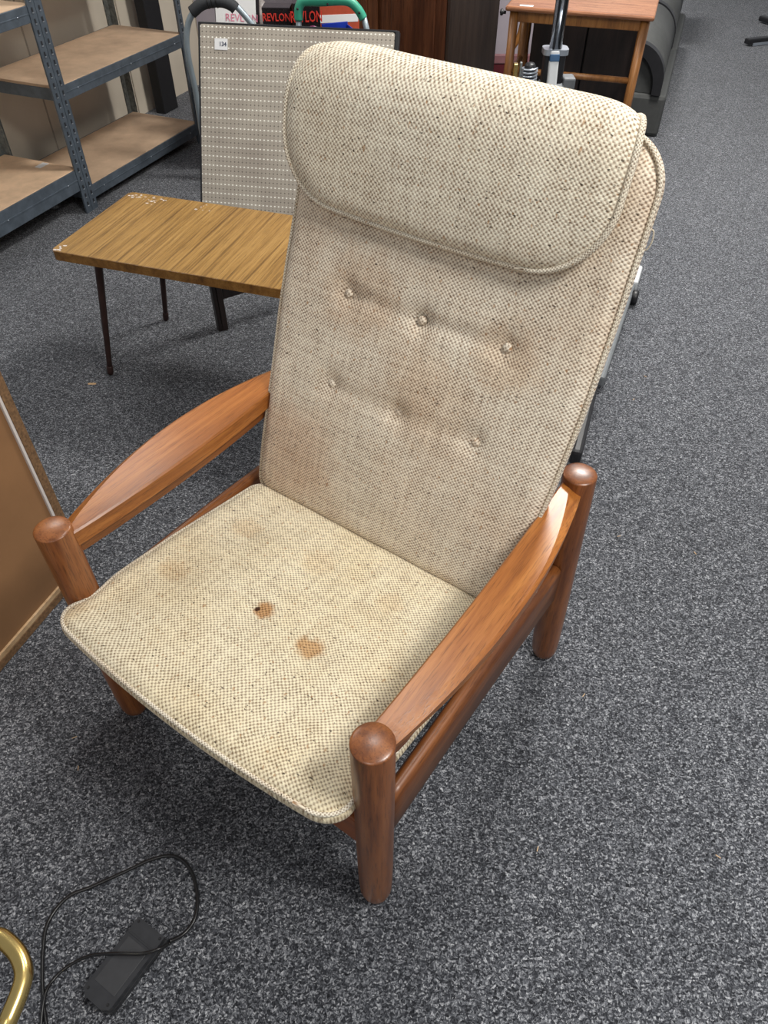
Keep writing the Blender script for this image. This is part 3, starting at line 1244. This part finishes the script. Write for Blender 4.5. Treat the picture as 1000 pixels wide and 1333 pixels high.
# ================================================================== SMALL WOODEN TABLE
t2d = math.radians(-17.5)
T2 = V((.497, 3.591, 0))
t2 = thing('side_table', 'small wooden side table with reddish top and rounded orange-brown legs', 'table', T2, t2d)
box('tabletop', (0, 0, .682), (.595, .40, .70), 'table_wood', t2, .007)
for x, y in ((.035, .035), (.560, .035), (.035, .365), (.560, .365)):
    tube('leg', [(x, y, .682), (x, y, .35), (x, y, 0)], lambda t: .019 - .003 * t, 'table_leg', t2, seg=16)
box('apron', (.05, .025, .642), (.545, .045, .681), 'table_leg', t2, .003)
box('apron', (.05, .355, .642), (.545, .375, .681), 'table_leg', t2, .003)
for y in (.035,):
    tube('stretcher', [(.05, y, .462), (.545, y, .462)], .0125, 'table_leg', t2, seg=12)
for x in (.035, .56):
    tube('stretcher', [(x, .05, .43), (x, .35, .43)], .0125, 'table_leg', t2, seg=12)
lathe('knob', [(.006, 0), (.006, .01), (.012, .014), (.012, .022), (0, .026)], (0.0, .03, .672), 'black_plastic', t2, axis=(-1, 0, 0), seg=14)
pc = box('price_label', (.055, .018, .7003), (.11, .040, .7010), 'white', t2, .0002)
tag(pc, 'white label on the table top')

# dark cabinet behind the small table
X2, Y2 = R2(t2d)
dk0 = T2 + X2 * .065 + Y2 * .43
dc = thing('dark_cabinet', 'black cabinet standing close behind the small wooden side table', 'cabinet', dk0, t2d)
box('carcase', (0, .02, 0), (.50, .24, .66), 'black_matt', dc, .003)
for x0 in (0, .252):
    d_ = box('door', (x0 + .002, 0, .03), (x0 + .246, .019, .64), 'dark_wood', dc, .002)
    lathe('knob', [(.004, 0), (.004, .01), (.009, .014), (0, .02)], (x0 + (.22 if x0 == 0 else .03), 0, .36), 'dark_brown_metal', d_, axis=(0, -1, 0), seg=12)

# bentwood frame seen between the table legs
bw = thing('bentwood_chair', 'brown bentwood chair frame curving behind the side table left leg', 'chair', (0, 0, 0))


def plane_pt(px, py, Y):
    p = math.radians(45.79)
    u, v = (px - 500) / 960, -(py - 666.5) / 960
    d = V((u, math.cos(p) + v * math.sin(p), -math.sin(p) + v * math.cos(p)))
    return V((0, 0, 1.42)) + d * (Y / d.y)


bpts = [plane_pt(x, y, 4.06) for x, y in ((694, -30), (690, 10), (688, 35), (684, 60), (677, 80), (668, 94), (664, 108))]
tube('curved_leg', spline(bpts, 8), .014, 'table_leg', bw, seg=12)
b2_ = [p + V((.03, .36, .0)) for p in bpts]
tube('curved_leg', spline(b2_, 8), .014, 'table_leg', bw, seg=12)
for k in (1, 5):
    tube('crossbar', [bpts[k], b2_[k]], .011, 'table_leg', bw, seg=10)
for P_ in (bpts, b2_):
    tube('leg', [P_[-1], V((P_[-1].x - .02, P_[-1].y, 0))], .013, 'table_leg', bw, seg=10)
    tube('leg', [P_[1], V((P_[1].x + .02, P_[1].y, 0))], .011, 'table_leg', bw, seg=10)

# ================================================================== CHROME POLE STAND
Yp = 3.02
ps = thing('pole_stand', 'chrome pole stand on a black socket with grey base behind the chair', 'stand', (.612, Yp, 0))
lathe('pole', [(.0225, .69), (.0225, 1.5), (.020, 1.505), (0, 1.505)], (0, 0, 0), 'chrome', ps, seg=24)
lathe('groove_strip', [(.004, .66), (.004, 1.5)], (.012, -.021, 0), 'black_plastic', ps, seg=8)
lathe('groove_strip', [(.004, .66), (.004, 1.5)], (-.012, -.021, 0), 'black_plastic', ps, seg=8)
prism('collar', rpoly(-.045, -.035, .045, .035, .02), .672, .690, 'bright_steel', ps)
prism('socket', rpoly(-.038, -.03, .038, .03, .015), .38, .672, 'black_plastic', ps)
arm_ = box('lever_arm', (-.017, -.075, -.09), (.017, -.050, .09), 'pale_plastic', ps, .006,
           M4=Matrix.Translation((-.006, .015, .585)) @ Matrix.Rotation(math.radians(-14), 4, 'X'))
box('lever_tip', (-.017, -.077, .055), (.017, -.048, .078), 'blue_tip', arm_, .003,
    M4=Matrix.Translation((-.006, .015, .585)) @ Matrix.Rotation(math.radians(-14), 4, 'X'))
lathe('hub', [(.076, .30), (.076, .525), (.066, .56), (.045, .582), (0, .588)], (0, .0, 0), 'grey_plastic', ps, seg=32)
box('side_lug', (.04, -.03, .53), (.085, .03, .60), 'grey_plastic', ps, .006)
lathe('column', [(.035, .03), (.035, .31)], (0, 0, 0), 'black_plastic', ps, seg=24)


def bar(nm, a, b, wdt, z0, z1, mat, parent, bev=.008):
    a, b = V(a), V(b)
    d = (b - a)
    L = d.length
    return box(nm, (0, -wdt / 2, z0), (L, wdt / 2, z1), mat, parent, bev, M4=frame_matrix(V((a.x, a.y, 0)), d.normalized(), V((-d.y, d.x, 0))))


def loc(x, y):
    return V((x - .615, y - Yp, 0))


bar('base_bar', loc(.615, 3.02), loc(.96, 2.62), .06, .015, .06, 'grey_plastic', ps)
bar('base_bar', loc(.615, 3.02), loc(.85, 3.22), .06, .015, .06, 'grey_plastic', ps)
b1 = bar('long_foot', loc(.948, 2.60), loc(.680, 1.93), .045, .012, .05, 'grey_plastic', ps)
tag(b1, 'grey base leg with a pale cap')
bar('end_cap', loc(.970, 2.65), loc(.920, 2.52), .052, .010, .058, 'pale_plastic', b1)
bm = bmesh.new()
bm_lathe(bm, [(.022, -.012), (.026, -.008), (.026, .008), (.022, .012), (0, .012)], loc(.894, 2.455) + V((0.03, 0, .028)), (.93, -.37, 0), 20)
from_bm('caster', bm, 'black_plastic', b1)
b2f = bar('black_foot', loc(.632, 1.82), loc(.522, 1.50), .032, .06, .11, 'black_plastic', ps, .01)
bar('black_link', loc(.675, 1.95), loc(.607, 1.76), .025, .02, .085, 'black_plastic', ps, .005)

# ------------------------------------------------ spring clamp lamp parts beside the pole
Ys = 2.88
sp = thing('spring_lamp', 'dark coil spring and bracket of a folded lamp beside the chrome pole', 'lamp', (0, 0, 0))
c_ = plane_pt(688, 104, Ys)
hel = []
for i in range(0, 16 * 9):
    a = 2 * math.pi * i / 16
    hel.append(c_ + V((.026 * math.cos(a), .026 * math.sin(a), -.055 + .0105 * i / 16)))
tube('coil_spring', hel, .0034, 'bright_steel', sp, seg=8)
lathe('core', [(.019, -.12), (.019, .045), (.014, .052), (0, .054)], c_, 'black_plastic', sp, seg=20)
box('bracket', (-.058, -.010, -.09), (-.042, .010, .052), 'brass', sp, .003, M4=Matrix.Translation(c_))
box('bracket', (-.036, -.008, -.09), (-.028, .008, .055), 'zinc', sp, .002, M4=Matrix.Translation(c_))
tube('stem', [c_ + V((0, 0, -.12)), V((c_.x, c_.y, .015))], .012, 'black_plastic', sp)
lathe('base', [(.055, 0), (.055, .012), (.045, .018), (0, .02)], (c_.x, c_.y, 0), 'black_plastic', sp, seg=32)
box('link', (-.06, -.006, -.085), (.02, .006, -.07), 'zinc', sp, .002, M4=Matrix.Translation(c_))

# ================================================================== WALKING FRAME
Yw = 3.60
wf = thing('walking_frame', 'grey tubular walking frame with black foam grip behind the card table', 'walking frame', (0, 0, 0))
tp = [plane_pt(x, y, Yw) for x, y in ((258, 140), (253, 110), (246, 78), (243, 50), (246, 28), (254, 14), (264, 6), (285, 1), (303, 5), (316, 17), (331, 36), (342, 58))]
ft = V((tp[0].x - .005, Yw, .02))
path = spline([ft] + tp, 10)
tube('bent_tube', path, .0125, 'grey_tube', wf, seg=16)
gp = [plane_pt(x, y, Yw) for x, y in ((250, 16), (262, 6), (275, 2), (290, 2), (302, 7), (307, 12))]
gr = tube('foam_grip', spline(gp, 8), .0225, 'rubber', wf, seg=18)
for k in (14, 17, 20):
    g_ = spline(gp, 8)
    tube('grip_ring', [g_[k] + V((-.0025, 0, 0)), g_[k] + V((.0025, 0, 0))], .0245, 'black_plastic', gr, seg=18)
tube('rear_leg', [tp[-1], V((tp[-1].x + .05, Yw, .02))], .0125, 'grey_tube', wf, seg=14)
tube('crossbar', [V((ft.x, Yw, .25)), V((tp[-1].x + .035, Yw, .25))], .011, 'grey_tube', wf)
for x in (ft.x, tp[-1].x + .05):
    lathe('rubber_tip', [(.018, 0), (.018, .03), (.014, .035), (0, .036)], (x, Yw, 0), 'rubber', wf, seg=14)

# ================================================================== GREEN-HANDLED KNEELER
Yg = 3.52
kn = thing('garden_kneeler', 'garden kneeler with green plastic handle on two grey poles', 'kneeler', (0, 0, 0))
gpts = [(389, 26), (389, 12), (393, 3), (402, 0), (420, -1), (440, -1), (455, 2), (466, 12), (473, 24)]
gp = [plane_pt(x, y, Yg) for x, y in gpts]
gh = tube('handle', spline(gp, 8), lambda t: .0175 + .007 * math.sin(math.pi * t) ** 6, 'green', kn, seg=18, flat=1.0)
for (x, y) in ((388, 10), (427, 4), (468, 15)):
    c = plane_pt(x, y, Yg) + V((0, -.022, 0))
    lathe('screw', [(.0045, -.002), (.0045, .0015), (0, .002)], c, 'black_matt', gh, axis=(0, -1, .3), seg=10)
for a_, b_ in (((389, 22), (389, 44)), ((473, 20), (479, 44))):
    A_, B_ = plane_pt(*a_, Yg), plane_pt(*b_, Yg)
    tube('pole', [A_, B_, V((B_.x, Yg + .0, .02))], .0115, 'grey_tube', kn, seg=14)
    lathe('rubber_tip', [(.016, 0), (.016, .03), (0, .031)], (B_.x, Yg, 0), 'rubber', kn, seg=12)
A_, B_ = plane_pt(389, 44, Yg), plane_pt(479, 44, Yg)
box('kneeling_pad', (A_.x - .0, Yg - .02, .12), (B_.x, Yg + .02, .28), 'green', kn, .01)

# ================================================================== BOXES BEHIND THE CARD TABLE
crate = thing('cardboard_box', 'brown cardboard box carrying hair colour boxes behind the card table', 'box', (-.30, 3.86, 0), math.radians(-4))
for nm, lo, hi in (('wall', (-.42, -.20, 0), (.24, -.194, .46)), ('wall', (-.42, .194, 0), (.24, .20, .46)), ('wall', (-.42, -.194, 0), (-.414, .194, .46)),
                   ('wall', (.234, -.194, 0), (.24, .194, .46)), ('lid_flap', (-.414, -.193, .452), (.234, -.002, .458)), ('lid_flap', (-.414, .002, .452), (.234, .193, .458)),
                   ('bottom', (-.414, -.194, 0.001), (.234, .194, .007))):
    box(nm, lo, hi, 'cardboard', crate, .001)
ZB = .4605


def product_box(x, y, wd, hh, dd, rz, label, nm='product_box'):
    t = thing(nm, label, 'box', (x, y, ZB), rz, None)
    box('carton', (-wd / 2, 0, 0), (wd / 2, dd, hh), 'gloss_black', t, .002)
    return t


a = plane_pt(340, 12, 3.70)
b = plane_pt(378, 12, 3.70)
Hb = plane_pt(395, 10, 3.70).z - ZB
wdt = b.x - a.x
r1 = product_box((a.x + b.x) / 2, 3.70, wdt * .98, Hb, .09, math.radians(-2), 'black hair colour box with red REVLON lettering left of the green handle')
text_mesh('lettering', 'REVLON', .040, 'red_ink', r1, Matrix.Translation((.0, -.0015, Hb - .036)) @ Matrix.Rotation(math.radians(90), 4, 'X'), .0006, .0006, .80)
for z in (Hb - .072, Hb - .096):
    box('silver_band', (-wdt * .47, -.0012, z - .008), (wdt * .47, -.0002, z + .006), 'silver', r1, .0003)
a = plane_pt(380, 10, 3.68)
b = plane_pt(415, 10, 3.68)
w2 = b.x - a.x
r2 = product_box((a.x + b.x) / 2 + .004, 3.68, w2, Hb + .02, .09, math.radians(6), 'black and magenta hair colour box with red REVLON lettering behind the green handle')
text_mesh('lettering', 'REVLON', .058, 'red_ink', r2, Matrix.Translation((-.002, -.0015, Hb - .030)) @ Matrix.Rotation(math.radians(90), 4, 'X'), .0006, .0006, .62)
lathe('magenta_disc', [(.034, 0), (.034, .0012), (0, .0012)], (.022, 0, Hb - .095), 'magenta', r2, axis=(0, -1, 0), seg=30)
# leaflet
lf = thing('leaflet', 'white leaflet with pink lettering leaning by the hair colour box', 'leaflet', (-.655, 3.80, ZB), math.radians(-10))
ML = Matrix.Rotation(math.radians(74), 4, 'X')
box('sheet', (-.10, 0, 0), (.085, .27, .003), 'white', lf, .0008, M4=ML)
text_mesh('lettering', 'REVLON', .040, 'pink_ink', lf, ML @ Matrix.Translation((.02, .150, .0042)), .0003)
box('backing_card', (-.105, -.0, -.012), (.098, .262, -.004), 'gloss_black', lf, .001, M4=ML)
# blue tray, red card, plastic bag
bt = thing('blue_tray', 'small blue plastic tray right of the magenta box', 'tray', (-.20, 3.74, ZB), math.radians(20))
box('base', (-.06, -.05, 0), (.06, .05, .012), 'blue', bt, .003)
for lo, hi in (((-.06, -.05, .012), (.06, -.045, .12)), ((-.06, .045, .012), (.06, .05, .14)), ((-.06, -.045, .012), (-.055, .045, .13)), ((.055, -.045, .012), (.06, .045, .13))):
    box('rim', lo, hi, 'blue', bt, .002)
rc = thing('red_carton', 'orange-red carton lying behind the blue tray', 'box', (-.20, 3.88, ZB), math.radians(10))
box('carton', (-.10, 0, 0), (.09, .12, .19), 'orange_red', rc, .003)
box('pale_strip', (-.095, -.001, .12), (.085, .0, .15), 'white', rc, .0003)
bg = bmesh.new()
bmesh.ops.create_icosphere(bg, subdivisions=4, radius=1)
for v in bg.verts:
    d = 1 + .22 * mnoise.noise(v.co * 2.2) + .10 * mnoise.noise(v.co * 6)
    v.co = V((v.co.x * .10 * d, v.co.y * .07 * d, max(-.07, v.co.z * .115 * d)))
    v.co += V((-.60, 3.97, ZB + .071))
for f in bg.faces:
    f.smooth = True
tag(from_bm('plastic_bag', bg, 'clear_bag'), 'crumpled greyish plastic bag behind the walking frame grip', 'bag')

# ================================================================== GREY CASES BY THE AISLE
gd = math.radians(70)
GU, GN = R2(gd)
labels = ('grey padded case with black arched rim nearest behind the side table', 'grey padded case with black arched rim, farther of the two by the aisle')
ca, cb = cam_pt(859, 125, .2), cam_pt(875, 63, .2)
GU = (cb - ca).normalized()
gd = math.atan2(GU.y, GU.x)
GL = (cb - ca).length
for i, lab in enumerate(labels):
    base = ca + GU * (GL * i) - V((0, 0, .2))
    t = thing('padded_case', lab, 'case', base, gd - math.pi / 2, 'grey padded cases')
    # local x across (0 = side towards the aisle), y along the row
    box('base', (-.20, .002, .001), (.035, GL - .006, .20), 'grey_case', t, .02)
    R_ = .17
    arc = [(-R_ + R_ * math.cos(a_), .26 + R_ * math.sin(a_)) for a_ in [math.pi / 2 * k / 12 for k in range(13)]]
    prof = [(0, .202)] + arc + [(-.19, .43), (-.19, .202)]
    S = [[(x * .98 - .004, y, .202 + (z - .202) * .98) for x, z in prof] for y in (.02, GL - .03)]
    loft('padded_body', S, 'grey_case', t, smooth=True)
    rim_in = [(x * 1.0 - .045 if x > -.16 else x, z - .035) for x, z in arc]
    bm = bmesh.new()
    pr = [(.0, .202)] + arc + [(-.19, .43), (-.19, .395)] + rim_in[::-1] + [(-.045, .202)]
    rings_ = [[bm.verts.new((x, y, z)) for x, z in pr] for y in (-.012, .05)]
    for k in range(len(pr)):
        bm.faces.new([rings_[0][k], rings_[0][(k + 1) % len(pr)], rings_[1][(k + 1) % len(pr)], rings_[1][k]])
    for q in rings_:
        bm.faces.new(q)
    from_bm('arched_rim', bm, 'black_plastic', t)

# dark boards stacked past the side table
pn = V((1.40, 4.15, 0))
for i in range(3):
    base = ca - V((0, 0, .2)) + GU * (2 * GL + .06 * i) - V((GU.y, -GU.x, 0)) * (.30 - .09 * i)
    t = thing('leaning_board', ('dark brown board leaning nearest the side table', 'dark brown board leaning in the middle of three', 'dark brown board leaning farthest along the aisle')[i],
              'board', base, gd, 'dark boards by the aisle')
    box('panel', (0, -.012, 0), (.62, .012, .75), 'cabinet_side', t, .002)
    box('edge_strip', (-.004, -.013, 0), (0, .013, .75), 'table_wood', t, .001)

# ================================================================== BLACK FOOT AT THE RIGHT
q0 = cam_pt(970, 60, .0)
bf = thing('floor_stand', 'black floor stand foot at the right edge of the carpet', 'stand', (0, 0, 0))
dv = V((.9, .32, 0)).normalized()
bar('foot_bar', q0 + dv * .0, q0 + dv * .60, .05, .012, .045, 'black_plastic', bf, .008)
bar('foot_bar', q0 + dv * .62 + V((-.25, .45, 0)), q0 + dv * .60, .05, .012, .045, 'black_plastic', bf, .008)
bar('steel_strip', q0 + dv * .05 + V((.0, -.028, 0)), q0 + dv * .55 + V((0, -.028, 0)), .006, .002, .02, 'bright_steel', bf, .001)
e_ = q0 + dv * .60
lathe('pole', [(.02, .02), (.02, 1.0), (0, 1.0)], e_, 'black_plastic', bf, seg=18)
